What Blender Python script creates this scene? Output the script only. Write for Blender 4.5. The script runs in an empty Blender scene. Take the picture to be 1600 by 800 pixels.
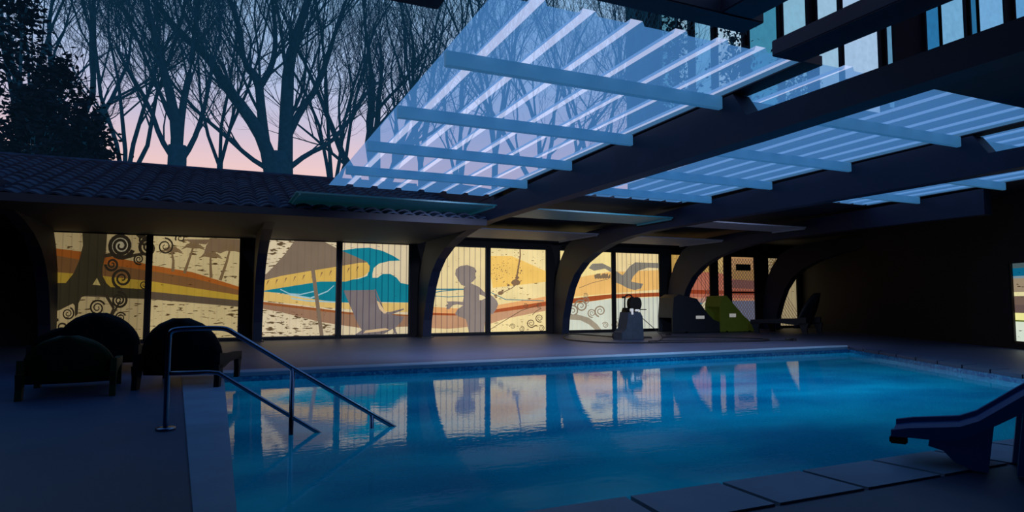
import bpy, bmesh, math, random
from math import sin, cos, pi, radians, atan, sqrt
from mathutils import Vector, Matrix
from mathutils.geometry import tessellate_polygon
random.seed(7)
S = bpy.context.scene
COL = S.collection

# ------------------------------------------------------------------ camera geometry (1600x800 frame)
FPX = 1010.0
YAW = radians(24.5); PIT = atan(70/FPX)
CAM = Vector((0, 0, 1.05))
FW = Vector((sin(YAW)*cos(PIT), cos(YAW)*cos(PIT), sin(PIT)))
RT = Vector((cos(YAW), -sin(YAW), 0))
UP = RT.cross(FW)
def ray(x, y): return FW + RT*((x-800)/FPX) + UP*((400-y)/FPX)
def atY(x, y, Y):
    d = ray(x, y); return CAM + d*(Y/d.y)
def atZ(x, y, z=0.0):
    d = ray(x, y); return CAM + d*((z-CAM.z)/d.z)

# ------------------------------------------------------------------ materials
def lin(c):
    return tuple(((v/255)/12.92 if v/255 <= 0.04045 else ((v/255+0.055)/1.055)**2.4) for v in c)+(1.0,)
def newmat(name):
    m = bpy.data.materials.new(name); m.use_nodes = True
    nt = m.node_tree; nt.nodes.clear()
    out = nt.nodes.new('ShaderNodeOutputMaterial')
    return m, nt, out
def N(nt, t, **kw):
    n = nt.nodes.new(t)
    for k, v in kw.items(): setattr(n, k, v)
    return n
def pbr(name, rgb, rough=0.6, metal=0.0, spec=0.5, var=0.25, scale=6.0, bump=0.0, coat=0.0, emit=0.0):
    m, nt, out = newmat(name)
    b = N(nt, 'ShaderNodeBsdfPrincipled')
    tc = N(nt, 'ShaderNodeTexCoord'); no = N(nt, 'ShaderNodeTexNoise')
    no.inputs['Scale'].default_value = scale; no.inputs['Detail'].default_value = 5
    nt.links.new(tc.outputs['Object'], no.inputs['Vector'])
    mx = N(nt, 'ShaderNodeMix', data_type='RGBA')
    c = lin(rgb)
    mx.inputs[6].default_value = tuple(v*(1-var) for v in c[:3])+(1,)
    mx.inputs[7].default_value = tuple(min(1, v*(1+var)) for v in c[:3])+(1,)
    nt.links.new(no.outputs['Fac'], mx.inputs[0])
    nt.links.new(mx.outputs[2], b.inputs['Base Color'])
    b.inputs['Roughness'].default_value = rough; b.inputs['Metallic'].default_value = metal
    b.inputs['Specular IOR Level'].default_value = spec
    if coat: b.inputs['Coat Weight'].default_value = coat
    if emit:
        nt.links.new(mx.outputs[2], b.inputs['Emission Color']); b.inputs['Emission Strength'].default_value = emit  # surface glows in its own colour, though it is no lamp
    if bump:
        bp = N(nt, 'ShaderNodeBump'); bp.inputs['Strength'].default_value = bump
        nt.links.new(no.outputs['Fac'], bp.inputs['Height']); nt.links.new(bp.outputs['Normal'], b.inputs['Normal'])
    nt.links.new(b.outputs[0], out.inputs[0])
    return m

def film(name, rgb, stripes=0.0, specks=0.0, k=1.0, mott=0.18):
    """backlit printed film: a lit sheet with folds of the corrugated sheet behind and worn specks"""
    m, nt, out = newmat(name)
    em = N(nt, 'ShaderNodeEmission'); tc = N(nt, 'ShaderNodeTexCoord')
    no = N(nt, 'ShaderNodeTexNoise'); no.inputs['Scale'].default_value = 1.6; no.inputs['Detail'].default_value = 4
    nt.links.new(tc.outputs['Object'], no.inputs['Vector'])
    mx = N(nt, 'ShaderNodeMix', data_type='RGBA'); c = lin(rgb)
    mx.inputs[6].default_value = tuple(v*(1-mott) for v in c[:3])+(1,)
    mx.inputs[7].default_value = tuple(v*(1+mott) for v in c[:3])+(1,)
    nt.links.new(no.outputs['Fac'], mx.inputs[0]); cur = mx.outputs[2]
    if stripes:
        w = N(nt, 'ShaderNodeTexWave', bands_direction='X', wave_profile='SAW')
        w.inputs['Scale'].default_value = 1.75; w.inputs['Distortion'].default_value = 0.25
        w.inputs['Detail'].default_value = 2
        nt.links.new(tc.outputs['Object'], w.inputs['Vector'])
        r = N(nt, 'ShaderNodeValToRGB'); r.color_ramp.elements[0].position = 0.0
        r.color_ramp.elements[0].color = (1-stripes, 1-stripes, 1-stripes*0.8, 1)
        r.color_ramp.elements[1].position = 0.22; r.color_ramp.elements[1].color = (1, 1, 1, 1)
        e = r.color_ramp.elements.new(0.95); e.color = (1.0, 0.98, 0.95, 1)
        nt.links.new(w.outputs['Fac'], r.inputs[0])
        mu = N(nt, 'ShaderNodeMix', data_type='RGBA', blend_type='MULTIPLY'); mu.inputs[0].default_value = 1
        nt.links.new(cur, mu.inputs[6]); nt.links.new(r.outputs[0], mu.inputs[7]); cur = mu.outputs[2]
    if specks:
        mp = N(nt, 'ShaderNodeMapping'); mp.inputs['Scale'].default_value = (3.2, 3.2, 14)
        nt.links.new(tc.outputs['Object'], mp.inputs['Vector'])
        n2 = N(nt, 'ShaderNodeTexNoise'); n2.inputs['Scale'].default_value = 1.3; n2.inputs['Detail'].default_value = 3
        nt.links.new(mp.outputs[0], n2.inputs['Vector'])
        r = N(nt, 'ShaderNodeValToRGB')
        p = 0.72-0.1*specks
        r.color_ramp.elements[0].position = p; r.color_ramp.elements[0].color = (1, 1, 1, 1)
        r.color_ramp.elements[1].position = p+0.03; r.color_ramp.elements[1].color = (0.16, 0.12, 0.09, 1)
        nt.links.new(n2.outputs['Fac'], r.inputs[0])
        mu = N(nt, 'ShaderNodeMix', data_type='RGBA', blend_type='MULTIPLY'); mu.inputs[0].default_value = 1
        nt.links.new(cur, mu.inputs[6]); nt.links.new(r.outputs[0], mu.inputs[7]); cur = mu.outputs[2]
    nt.links.new(cur, em.inputs[0]); em.inputs[1].default_value = k
    nt.links.new(em.outputs[0], out.inputs[0])
    return m
_films = {}
def F(rgb, stripes=0.0, specks=0.0, k=1.0):
    key = (rgb, stripes, specks, k)
    if key not in _films: _films[key] = film('film_%d' % len(_films), rgb, stripes, specks, k)
    return _films[key]

M = {}
M['deck'] = pbr('deck_concrete', (60, 70, 96), 0.5, var=0.3, scale=1.3, bump=0.05)
M['coping'] = pbr('coping_stone', (114, 144, 168), 0.55, var=0.25, scale=2.5, bump=0.05)
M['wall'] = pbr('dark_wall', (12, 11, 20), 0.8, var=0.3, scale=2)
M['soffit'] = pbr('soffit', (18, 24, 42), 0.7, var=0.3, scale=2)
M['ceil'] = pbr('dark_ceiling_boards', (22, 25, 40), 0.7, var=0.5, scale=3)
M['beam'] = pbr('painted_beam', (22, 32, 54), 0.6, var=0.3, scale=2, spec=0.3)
M['frame'] = pbr('black_frame', (14, 12, 14), 0.5)
M['steel'] = pbr('stainless_steel', (125, 135, 155), 0.22, metal=1.0, var=0.05)
M['purlin'] = pbr('pale_blue_purlin', (72, 140, 185), 0.6, var=0.12, scale=3, emit=0.30)  # glow put in for the sky light falling on the bars
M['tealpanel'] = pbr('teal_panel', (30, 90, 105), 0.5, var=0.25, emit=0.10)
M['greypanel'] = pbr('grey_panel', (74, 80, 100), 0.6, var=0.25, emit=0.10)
M['bark'] = pbr('hazy_bark', (16, 50, 72), 0.95, var=0.3, spec=0.1, emit=0.5)  # blue tint and glow put in for reflection haze and missing light
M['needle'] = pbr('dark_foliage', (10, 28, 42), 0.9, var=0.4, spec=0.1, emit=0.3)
M['blackplastic'] = pbr('black_plastic', (10, 8, 9), 0.6, var=0.2, spec=0.2)
M['olive'] = pbr('olive_plastic', (34, 42, 12), 0.55, var=0.3, spec=0.3)
M['green'] = pbr('green_plastic', (74, 88, 24), 0.6, var=0.25, emit=0.1)
M['charcoal'] = pbr('charcoal_plastic', (28, 32, 42), 0.6, var=0.2)
M['slate'] = pbr('slate_plastic', (40, 52, 68), 0.7, var=0.4, scale=9)
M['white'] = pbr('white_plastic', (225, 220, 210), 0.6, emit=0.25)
M['rubber'] = pbr('black_rubber', (18, 16, 20), 0.6)
M['blueplastic'] = pbr('blue_plastic', (5, 46, 104), 0.5, var=0.12, scale=2, spec=0.2, emit=0.04)
M['facade'] = pbr('dark_facade', (10, 14, 26), 0.9, spec=0.1)

# roof tiles : rows of rounded pantiles
def tile_mat():
    m, nt, out = newmat('roof_tiles')
    b = N(nt, 'ShaderNodeBsdfPrincipled'); b.inputs['Roughness'].default_value = 0.6
    b.inputs['Specular IOR Level'].default_value = 0.3
    tc = N(nt, 'ShaderNodeTexCoord'); no = N(nt, 'ShaderNodeTexNoise'); no.inputs['Scale'].default_value = 3
    nt.links.new(tc.outputs['Object'], no.inputs['Vector'])
    r = N(nt, 'ShaderNodeValToRGB')
    r.color_ramp.elements[0].position = .3; r.color_ramp.elements[0].color = lin((14, 27, 48))
    r.color_ramp.elements[1].position = .7; r.color_ramp.elements[1].color = lin((34, 56, 84))
    nt.links.new(no.outputs['Fac'], r.inputs[0]); nt.links.new(r.outputs[0], b.inputs['Base Color'])
    nt.links.new(b.outputs[0], out.inputs[0]); return m
M['tile'] = tile_mat()

def mosaic_mat():
    m, nt, out = newmat('pool_mosaic')
    b = N(nt, 'ShaderNodeBsdfPrincipled'); b.inputs['Roughness'].default_value = 0.25
    tc = N(nt, 'ShaderNodeTexCoord'); v = N(nt, 'ShaderNodeTexVoronoi'); v.inputs['Scale'].default_value = 26
    nt.links.new(tc.outputs['Object'], v.inputs['Vector'])
    r = N(nt, 'ShaderNodeValToRGB')
    r.color_ramp.elements[0].position = .35; r.color_ramp.elements[0].color = lin((10, 90, 140))
    r.color_ramp.elements[1].position = .95; r.color_ramp.elements[1].color = lin((60, 140, 180))
    nt.links.new(v.outputs['Color'], r.inputs[0]); nt.links.new(r.outputs[0], b.inputs['Base Color'])
    nt.links.new(r.outputs[0], b.inputs['Emission Color']); b.inputs['Emission Strength'].default_value = 0.03  # faint glow put into the tiles, no lamp behind them
    nt.links.new(b.outputs[0], out.inputs[0]); return m
M['mosaic'] = mosaic_mat()

def water_mat():
    m, nt, out = newmat('pool_water')
    tc = N(nt, 'ShaderNodeTexCoord')
    mp = N(nt, 'ShaderNodeMapping'); mp.inputs['Scale'].default_value = (1.0, 1.7, 1)
    nt.links.new(tc.outputs['Object'], mp.inputs['Vector'])
    n1 = N(nt, 'ShaderNodeTexNoise'); n1.inputs['Scale'].default_value = 7; n1.inputs['Detail'].default_value = 3
    n2 = N(nt, 'ShaderNodeTexNoise'); n2.inputs['Scale'].default_value = 0.55; n2.inputs['Detail'].default_value = 3
    for n in (n1, n2): nt.links.new(mp.outputs[0], n.inputs['Vector'])
    bp = N(nt, 'ShaderNodeBump'); bp.inputs['Strength'].default_value = 0.22; bp.inputs['Distance'].default_value = 0.0035
    nt.links.new(n1.outputs['Fac'], bp.inputs['Height'])
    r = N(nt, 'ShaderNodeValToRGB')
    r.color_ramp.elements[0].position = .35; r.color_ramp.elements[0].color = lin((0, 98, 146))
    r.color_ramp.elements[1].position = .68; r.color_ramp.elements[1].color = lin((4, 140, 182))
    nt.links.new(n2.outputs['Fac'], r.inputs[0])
    b = N(nt, 'ShaderNodeBsdfPrincipled'); b.inputs['Roughness'].default_value = 0.02
    b.inputs['IOR'].default_value = 1.36
    nt.links.new(r.outputs[0], b.inputs['Base Color']); nt.links.new(bp.outputs['Normal'], b.inputs['Normal'])
    nt.links.new(r.outputs[0], b.inputs['Emission Color']); b.inputs['Emission Strength'].default_value = 0.17  # glow added to brighten the water, no lamp below it
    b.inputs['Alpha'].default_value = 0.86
    nt.links.new(b.outputs[0], out.inputs[0]); return m
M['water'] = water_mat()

def sheet_mat(name, rgb, trans, k):
    m, nt, out = newmat(name)
    t = N(nt, 'ShaderNodeBsdfTransparent'); t.inputs[0].default_value = (1, 1, 1, 1)
    d = N(nt, 'ShaderNodeBsdfTranslucent'); d.inputs[0].default_value = lin(rgb)
    e = N(nt, 'ShaderNodeEmission'); e.inputs[0].default_value = lin(rgb); e.inputs[1].default_value = k  # glow added on top of the sky light the sheet lets through
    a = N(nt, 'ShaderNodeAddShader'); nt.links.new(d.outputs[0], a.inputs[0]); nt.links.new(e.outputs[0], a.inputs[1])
    mx = N(nt, 'ShaderNodeMixShader'); mx.inputs[0].default_value = 1-trans
    nt.links.new(t.outputs[0], mx.inputs[1]); nt.links.new(a.outputs[0], mx.inputs[2])
    nt.links.new(mx.outputs[0], out.inputs[0]); return m
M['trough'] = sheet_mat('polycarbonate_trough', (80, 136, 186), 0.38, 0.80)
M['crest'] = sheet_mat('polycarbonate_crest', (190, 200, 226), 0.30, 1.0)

# ------------------------------------------------------------------ mesh helpers
def tag(o, label=None, cat=None, group=None, kind=None):
    if label: o['label'] = label
    if cat: o['category'] = cat
    if group: o['group'] = group
    if kind: o['kind'] = kind
    return o
def empty(name, loc, label=None, cat=None, group=None, rz=0, kind=None):
    o = bpy.data.objects.new(name, None); COL.objects.link(o)
    o.location = loc; o.rotation_euler = (0, 0, rz); o.empty_display_size = .2
    return tag(o, label, cat, group, kind)
def build(name, bm, mats, parent=None, loc=None, smooth=False):
    me = bpy.data.meshes.new(name); bmesh.ops.recalc_face_normals(bm, faces=bm.faces)
    bm.to_mesh(me); bm.free()
    for m in (mats if isinstance(mats, (list, tuple)) else [mats]): me.materials.append(m)
    if smooth:
        for p in me.polygons: p.use_smooth = True
    o = bpy.data.objects.new(name, me); COL.objects.link(o)
    if loc is not None: o.location = loc
    if parent is not None: o.parent = parent
    return o
def B(): return bmesh.new()
def box(bm, x0, x1, y0, y1, z0, z1, bev=0.0, mi=0):
    vs = [bm.verts.new((x, y, z)) for x in (x0, x1) for y in (y0, y1) for z in (z0, z1)]
    fs = [(0, 1, 3, 2), (4, 6, 7, 5), (0, 4, 5, 1), (2, 3, 7, 6), (0, 2, 6, 4), (1, 5, 7, 3)]
    faces = [bm.faces.new([vs[i] for i in f]) for f in fs]
    for f in faces: f.material_index = mi
    if bev: bmesh.ops.bevel(bm, geom=list({e for f in faces for e in f.edges}), offset=bev, segments=2, affect='EDGES')
    return faces
def poly(bm, pts, mi=0):
    f = bm.faces.new([bm.verts.new(p) for p in pts]); f.material_index = mi; return f
def prism(bm, pts, vec, mi=0, bev=0):
    """closed outline (3D points) extruded along vec"""
    a = [bm.verts.new(p) for p in pts]; v = Vector(vec)
    b = [bm.verts.new(Vector(p)+v) for p in pts]
    n = len(a); fs = [bm.faces.new(a), bm.faces.new(b[::-1])]
    for i in range(n): fs.append(bm.faces.new([a[i], b[i], b[(i+1) % n], a[(i+1) % n]]))
    for f in fs: f.material_index = mi
    if bev:
        es = set(fs[0].edges) | set(fs[1].edges)
        bmesh.ops.bevel(bm, geom=list(es), offset=bev, segments=2, affect='EDGES')
    return fs
def strip_solid(bm, up, lo, vec):
    """solid between two matched polylines extruded along vec (concave outlines as quads)"""
    v = Vector(vec)
    U0 = [bm.verts.new(p) for p in up]; L0 = [bm.verts.new(p) for p in lo]
    U1 = [bm.verts.new(Vector(p)+v) for p in up]; L1 = [bm.verts.new(Vector(p)+v) for p in lo]
    for i in range(len(up)-1):
        bm.faces.new([U0[i], U0[i+1], L0[i+1], L0[i]]); bm.faces.new([U1[i], L1[i], L1[i+1], U1[i+1]])
        bm.faces.new([U0[i], U1[i], U1[i+1], U0[i+1]]); bm.faces.new([L0[i], L0[i+1], L1[i+1], L1[i]])
    bm.faces.new([U0[0], L0[0], L1[0], U1[0]]); bm.faces.new([U0[-1], U1[-1], L1[-1], L0[-1]])
def tube(bm, pts, r, n=8, caps=True, r_end=None):
    pts = [Vector(p) for p in pts]; rings = []
    m = len(pts); ref = Vector((0.13, 0.21, 0.97))
    for i, p in enumerate(pts):
        t = (pts[min(i+1, m-1)]-pts[max(i-1, 0)]).normalized()
        rr = r if r_end is None else r+(r_end-r)*i/(m-1)
        u = t.cross(ref)
        if u.length < .05: u = t.cross(Vector((1, 0, 0)))
        u.normalize(); w = t.cross(u)
        rings.append([bm.verts.new(p+(u*cos(2*pi*k/n)+w*sin(2*pi*k/n))*rr) for k in range(n)])
    for a, b in zip(rings, rings[1:]):
        for k in range(n): bm.faces.new([a[k], a[(k+1) % n], b[(k+1) % n], b[k]])
    if caps: bm.faces.new(rings[0][::-1]); bm.faces.new(rings[-1])
def smooth_path(pts, it=2):
    pts = [Vector(p) for p in pts]
    for _ in range(it):
        q = [pts[0]]
        for a, b in zip(pts, pts[1:]): q += [a*.75+b*.25, a*.25+b*.75]
        pts = q+[pts[-1]]
    return pts
def struct(name, bm, mat, parent=None, smooth=False):
    return tag(build(name, bm, mat, parent, smooth=smooth), kind='structure')

# ------------------------------------------------------------------ sky
w = bpy.data.worlds.new('dusk'); S.world = w; w.use_nodes = True
nt = w.node_tree; nt.nodes.clear()
out = nt.nodes.new('ShaderNodeOutputWorld'); bg = nt.nodes.new('ShaderNodeBackground')
tc = nt.nodes.new('ShaderNodeTexCoord'); sp = nt.nodes.new('ShaderNodeSeparateXYZ')
nt.links.new(tc.outputs['Generated'], sp.inputs[0])
rp = nt.nodes.new('ShaderNodeValToRGB'); nt.links.new(sp.outputs['Z'], rp.inputs[0])
cr = rp.color_ramp
cr.elements[0].position = 0.0; cr.elements[0].color = lin((60, 45, 60))
cr.elements[1].position = 1.0; cr.elements[1].color = lin((50, 90, 150))
for p_, c_ in ((.12, (238, 188, 178)), (.19, (240, 204, 205)), (.25, (205, 196, 220)), (.32, (178, 198, 234)), (.42, (146, 190, 232)), (.6, (70, 120, 175))):
    e = cr.elements.new(p_); e.color = lin(c_)
# paler towards the right, as the thin cloud there
sx = nt.nodes.new('ShaderNodeMath'); sx.operation = 'MULTIPLY_ADD'; sx.inputs[1].default_value = 0.10; sx.inputs[2].default_value = 0.97
nt.links.new(sp.outputs['X'], sx.inputs[0])
nt.links.new(rp.outputs[0], bg.inputs[0]); nt.links.new(sx.outputs[0], bg.inputs[1]); nt.links.new(bg.outputs[0], out.inputs[0])

# ------------------------------------------------------------------ deck, pool
WZ = -0.12
PL = 0.12; PNEAR = 2.95; PFAR = 10.25
PR_F = 13.05; PR_N = 9.0          # right edge of the pool runs at a slant
def ring_faces(bm, outer, inner, z):
    o = [bm.verts.new((x, y, z)) for x, y in outer]; i = [bm.verts.new((x, y, z)) for x, y in inner]
    for k in range(4): bm.faces.new([o[k], o[(k+1) % 4], i[(k+1) % 4], i[k]])
cw = 0.42
pool = [(PL, PNEAR), (PR_N, PNEAR), (PR_F, PFAR), (PL, PFAR)]
cop = [(PL-.14, PNEAR-cw), (PR_N+cw*.8, PNEAR-cw), (PR_F+cw*1.2, PFAR+cw), (PL-.56, PFAR+cw)]
bm = B(); ring_faces(bm, [(-9, -4), (26, -4), (26, 19), (-9, 19)], cop, 0.0)
struct('floor', bm, M['deck'])
# coping stones, each slab its own block inside one edging per side
def slabs(name, a, b, a2, b2, n, mat='coping'):
    bm = B(); g = 0.004
    for k in range(n):
        t0 = k/n + g/2; t1 = (k+1)/n - g/2
        L = lambda p, q, t: (p[0]+(q[0]-p[0])*t, p[1]+(q[1]-p[1])*t)
        q = [L(a, b, t0), L(a, b, t1), L(a2, b2, t1), L(a2, b2, t0)]
        vs = [bm.verts.new((x, y, 0.012)) for x, y in q]; vb = [bm.verts.new((x, y, -0.05)) for x, y in q]
        bm.faces.new(vs); bm.faces.new(vb[::-1])
        for i in range(4): bm.faces.new([vs[i], vb[i], vb[(i+1) % 4], vs[(i+1) % 4]])
    return struct(name, bm, M[mat])
slabs('trim_1', pool[0], pool[1], cop[0], cop[1], 14)
slabs('trim_2', pool[1], pool[2], cop[1], cop[2], 12, 'deck')  # darker material stands in for the shade along the right edge
slabs('trim_3', pool[2], pool[3], cop[2], cop[3], 1)
slabs('trim_4', pool[3], pool[0], cop[3], cop[0], 1)
bm = B()
for k in range(4):
    a, b = cop[k], cop[(k+1) % 4]; poly(bm, [(a[0], a[1], -.03), (b[0], b[1], -.03), (pool[(k+1) % 4][0], pool[(k+1) % 4][1], -.03), (pool[k][0], pool[k][1], -.03)])
struct('trim_5', bm, M['rubber'])
bm = B()
for k in range(4):
    a, b = pool[k], pool[(k+1) % 4]
    poly(bm, [(a[0], a[1], -.045), (b[0], b[1], -.045), (b[0], b[1], -1.5), (a[0], a[1], -1.5)])
poly(bm, [(x, y, -1.5) for x, y in pool])
struct('wall_pool', bm, M['mosaic'])
bm = B()
e_ = .004
vs = [(PL+e_, PNEAR+e_), (PR_N-e_, PNEAR+e_), (PR_F-e_, PFAR-e_), (PL+e_, PFAR-e_)]
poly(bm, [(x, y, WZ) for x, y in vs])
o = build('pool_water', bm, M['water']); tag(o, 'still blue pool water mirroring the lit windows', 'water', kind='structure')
# steps under the handrail
bm = B()
for k in range(4): box(bm, PL+.01, PL+.35+.32*k, 4.6, 7.2, -1.49, -.3-.28*(3-k)+(.0))
# ------------------------------------------------------------------ walls
WY = 18.5
HD = 2.72; SL = 0.06
def wx(px, py=450): return atY(px, py, WY).x
# openings in x along the far wall
OP = [(-3.66, -1.61), (-1.53, 0.55), (0.97, 3.05), (3.15, 5.13), (5.62, 7.56), (7.66, 9.66), (10.11, 12.16), (12.26, 14.13), (14.6, 16.40), (16.72, 17.06), (17.36, 18.55), (19.2, 20.75)]
bm = B()
xs = [-9.0]
for a, b in OP: xs += [a, b]
xs.append(22.5)
for i in range(0, len(xs), 2): box(bm, xs[i], xs[i+1], WY-.04, WY+.16, 0, HD)
box(bm, -9, 22.5, WY-.04, WY+.16, HD, 3.3)
for a, b in OP: box(bm, a, b, WY-.04, WY+.16, 0, SL)
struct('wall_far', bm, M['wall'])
bm = B()
rw0 = Vector((21.0, WY, 0)); rw1 = Vector((11.5, -0.5, 0)); rd = (rw1-rw0); RL = rd.length; rd.normalize(); rn = Vector((-rd.y, rd.x, 0))  # wall line
if rn.x > 0: rn = -rn
def hit_wall(px, py):
    d = ray(px, py); dn = d.dot(rn); t = (rw0-CAM).dot(rn)/dn; return CAM+d*t
hp = hit_wall(1575, 412); hb = hit_wall(1575, 540)
s0 = (hp-rw0).dot(rd); s1 = s0+2.6; zt = hp.z; zb = max(0.12, hb.z)
def wbox(bm, a, b, z0, z1, th=.2, off=0.0, mi=0):
    p = [rw0+rd*a-rn*(off), rw0+rd*b-rn*(off)]; q = [p[1]-rn*th, p[0]-rn*th]
    c = p+q; vs = [bm.verts.new((v.x, v.y, z0)) for v in c]; vt = [bm.verts.new((v.x, v.y, z1)) for v in c]
    fs = [bm.faces.new(vs), bm.faces.new(vt[::-1])]
    for i in range(4): fs.append(bm.faces.new([vs[i], vt[i], vt[(i+1) % 4], vs[(i+1) % 4]]))
    for f in fs: f.material_index = mi
wbox(bm, 0, s0, 0, 3.4); wbox(bm, s1, RL, 0, 3.4); wbox(bm, s0, s1, zt, 3.4); wbox(bm, s0, s1, 0, zb)
struct('wall_right', bm, M['wall'])
bm = B(); box(bm, -6.2, -6, -1, WY-.05, 0, 4.2); struct('wall_left', bm, M['wall'])
bm = B(); box(bm, -6, 11.3, -1.2, -1.0, 0, 4.2); struct('wall_behind', bm, M['wall'])
# right wall window with the bright banded print
win = empty('window_13', rw0+rd*s0, kind='structure')
cols = [((70, 88, 92), .06), ((10, 96, 130), .10), ((120, 140, 150), .03), ((150, 132, 108), .17), ((225, 215, 160), .05), ((110, 90, 78), .11), ((96, 78, 74), .10), ((236, 230, 150), .09), ((90, 105, 30), .02), ((210, 220, 200), .10), ((205, 215, 200), .17)]
z = zt
for c_, h_ in cols:
    bm = B(); z2 = z-h_*(zt-zb); wbox(bm, s0, s1, z2, z, .01, .08)
    o = build('printed_film', bm, F(c_, 0, .5, 1.0)); o.parent = win; o.matrix_parent_inverse = Matrix.Translation(-(rw0+rd*s0)); z = z2
bm = B(); wbox(bm, s0, s0+.05, zb, zt, .04, .02); wbox(bm, s1-.05, s1, zb, zt, .04, .02); wbox(bm, s0, s1, zb, zb+.05, .04, .02)
o = build('window_frame', bm, M['frame']); o.parent = win; o.matrix_parent_inverse = Matrix.Translation(-(rw0+rd*s0))

# ------------------------------------------------------------------ windows and their printed pictures
ART = []   # (part name, list of pixel outlines or ribbons, colour, layer)
def clip(poly_, x0, x1, z0, z1):
    def cut(pts, inside, inter):
        r = []
        for i in range(len(pts)):
            a, b = pts[i-1], pts[i]
            if inside(b):
                if not inside(a): r.append(inter(a, b))
                r.append(b)
            elif inside(a): r.append(inter(a, b))
        return r
    def ix(x): return lambda a, b: (x, a[1]+(b[1]-a[1])*(x-a[0])/(b[0]-a[0]))
    def iz(z): return lambda a, b: (a[0]+(b[0]-a[0])*(z-a[1])/(b[1]-a[1]), z)
    p = poly_
    for ins, it in ((lambda q: q[0] >= x0, ix(x0)), (lambda q: q[0] <= x1, ix(x1)), (lambda q: q[1] >= z0, iz(z0)), (lambda q: q[1] <= z1, iz(z1))):
        if not p: return []
        p = cut(p, ins, it)
    return p
def W2(px, py):
    p = atY(px, py, WY); return (p.x, p.z)
def art(name, outlines, rgb, layer=1, **kw):
    """outline in photo pixels on the far wall"""
    ART.append((name, [[W2(*q) for q in o] for o in outlines], rgb, layer, kw))
def spiral_quads(cx, cy, r, turns=2.0, wd=0.22, flip=1, start=0.0):
    """ribbon of quads, pixel units"""
    n = int(18*turns); out_ = []
    prev = None
    for i in range(n+1):
        t = i/n; a = start+flip*2*pi*turns*t; rr = r*(1-t*.85)
        hw = r*wd*.5*(1-.55*t)
        o1 = (cx+cos(a)*(rr+hw), cy+sin(a)*(rr+hw)); i1 = (cx+cos(a)*(rr-hw), cy+sin(a)*(rr-hw))
        if prev: out_.append([prev[0], o1, i1, prev[1]])
        prev = (o1, i1)
    return out_
def line_quads(pts, w0, w1=None):
    w1 = w0 if w1 is None else w1; out_ = []; n = len(pts)
    for i in range(n-1):
        (xa, ya), (xb, yb) = pts[i], pts[i+1]; L = math.hypot(xb-xa, yb-ya) or 1; nx, ny = -(yb-ya)/L, (xb-xa)/L
        a = (w0+(w1-w0)*i/(n-1))/2; b = (w0+(w1-w0)*(i+1)/(n-1))/2
        out_.append([(xa+nx*a, ya+ny*a), (xb+nx*b, yb+ny*b), (xb-nx*b, yb-ny*b), (xa-nx*a, ya-ny*a)])
    return out_
Z = lambda pts, x0, y0, s: [(x0+s*a, y0+s*b) for a, b in pts]
OLV = (72, 64, 46); GRY = (132, 116, 104)
# bay 1: dune bands, big tree trunk, spirals, palms
art('dune_band', [[(70, 386), (120, 392), (180, 402), (240, 415), (300, 425), (380, 450), (380, 455), (300, 434), (240, 424), (160, 412), (70, 396)]], (186, 104, 42), 1)
art('dune_band', [[(70, 396), (160, 412), (240, 424), (300, 434), (380, 455), (380, 462), (240, 440), (150, 430), (70, 424)]], (140, 98, 58), 1)
art('dune_band', [[(70, 424), (150, 430), (240, 440), (380, 462), (380, 470), (240, 456), (150, 448), (70, 443)]], (206, 168, 62), 1)
art('dune_band', [[(70, 443), (150, 448), (240, 456), (380, 470), (380, 480), (240, 468), (150, 464), (70, 460)]], (104, 88, 70), 2)
art('tree_silhouette', [Z([(268, 38), (445, 38), (440, 120), (432, 210), (412, 290), (412, 345), (440, 400), (470, 428), (740, 445), (740, 508), (600, 505), (470, 500), (400, 490), (300, 488), (262, 500), (240, 545), (235, 620), (215, 640), (213, 560), (200, 545), (110, 590), (20, 620), (15, 420), (60, 398), (150, 398), (205, 330), (245, 240), (272, 130)], 70, 355, .21875)], OLV, 3)
art('printed_triangle', [Z([(372, 362), (342, 410), (398, 416)], 70, 355, .21875)], (222, 196, 120), 4)
art('spiral_disc', [[(187.5+14.5*cos(k*pi/8), 382+14.5*sin(k*pi/8)) for k in range(16)]], (215, 202, 165), 4)
sq = []
for cx, cy, r, tn, wd, fl in ((189, 384, 20, 2.6, .34, 1), (231, 387, 14, 1.8, .4, -1), (217, 405, 8.5, 2, .34, 1), (175, 413, 10.5, 1.8, .4, -1), (191, 435, 16, 2, .3, 1), (225, 445, 7, 1.6, .3, 1), (152, 481, 12.5, 2.1, .26, -1), (186, 469, 13, 2.3, .32, 1), (188, 496, 8.5, 2, .3, -1), (198, 516, 8, 2, .3, -1), (106, 490, 10, 2, .26, 1), (96, 512, 14, 1.5, .3, -1), (258, 385, 13, 2, .22, 1), (282, 372, 8, 1.5, .3, 1), (225, 374, 9, 1.5, .4, 1)):
    sq += spiral_quads(cx, cy, r, tn, wd, fl, start=cx*.7)
art('spiral_ornament', sq, (58, 50, 38), 5)
art('spiral_stem', line_quads([(160, 400), (175, 398), (197, 402), (214, 398), (235, 396)], 6, 4)+line_quads([(165, 460), (178, 482), (170, 500), (178, 488), (188, 470)], 5, 3)+line_quads([(214, 364), (222, 372), (238, 372)], 7), (70, 60, 44), 4)
pq = []
for a, b, c in (((268, 392), (271, 408), (270, 424)), ((302, 386), (296, 404), (288, 427)), ((329, 400), (329, 416), (330, 434)), ((359, 390), (354, 410), (344, 438))):
    pq += line_quads([a, b, c], 2.6, 5)
    for k in range(7):
        an = pi*(1.0+k/6)+.1; L = 17
        pq += line_quads([a, (a[0]+cos(an)*L*.6, a[1]+sin(an)*L*.45), (a[0]+cos(an)*L*1.1, a[1]+sin(an)*L*.25+4)], 5, .8)
art('palm_silhouette', pq, (138, 112, 78), 4)
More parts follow.
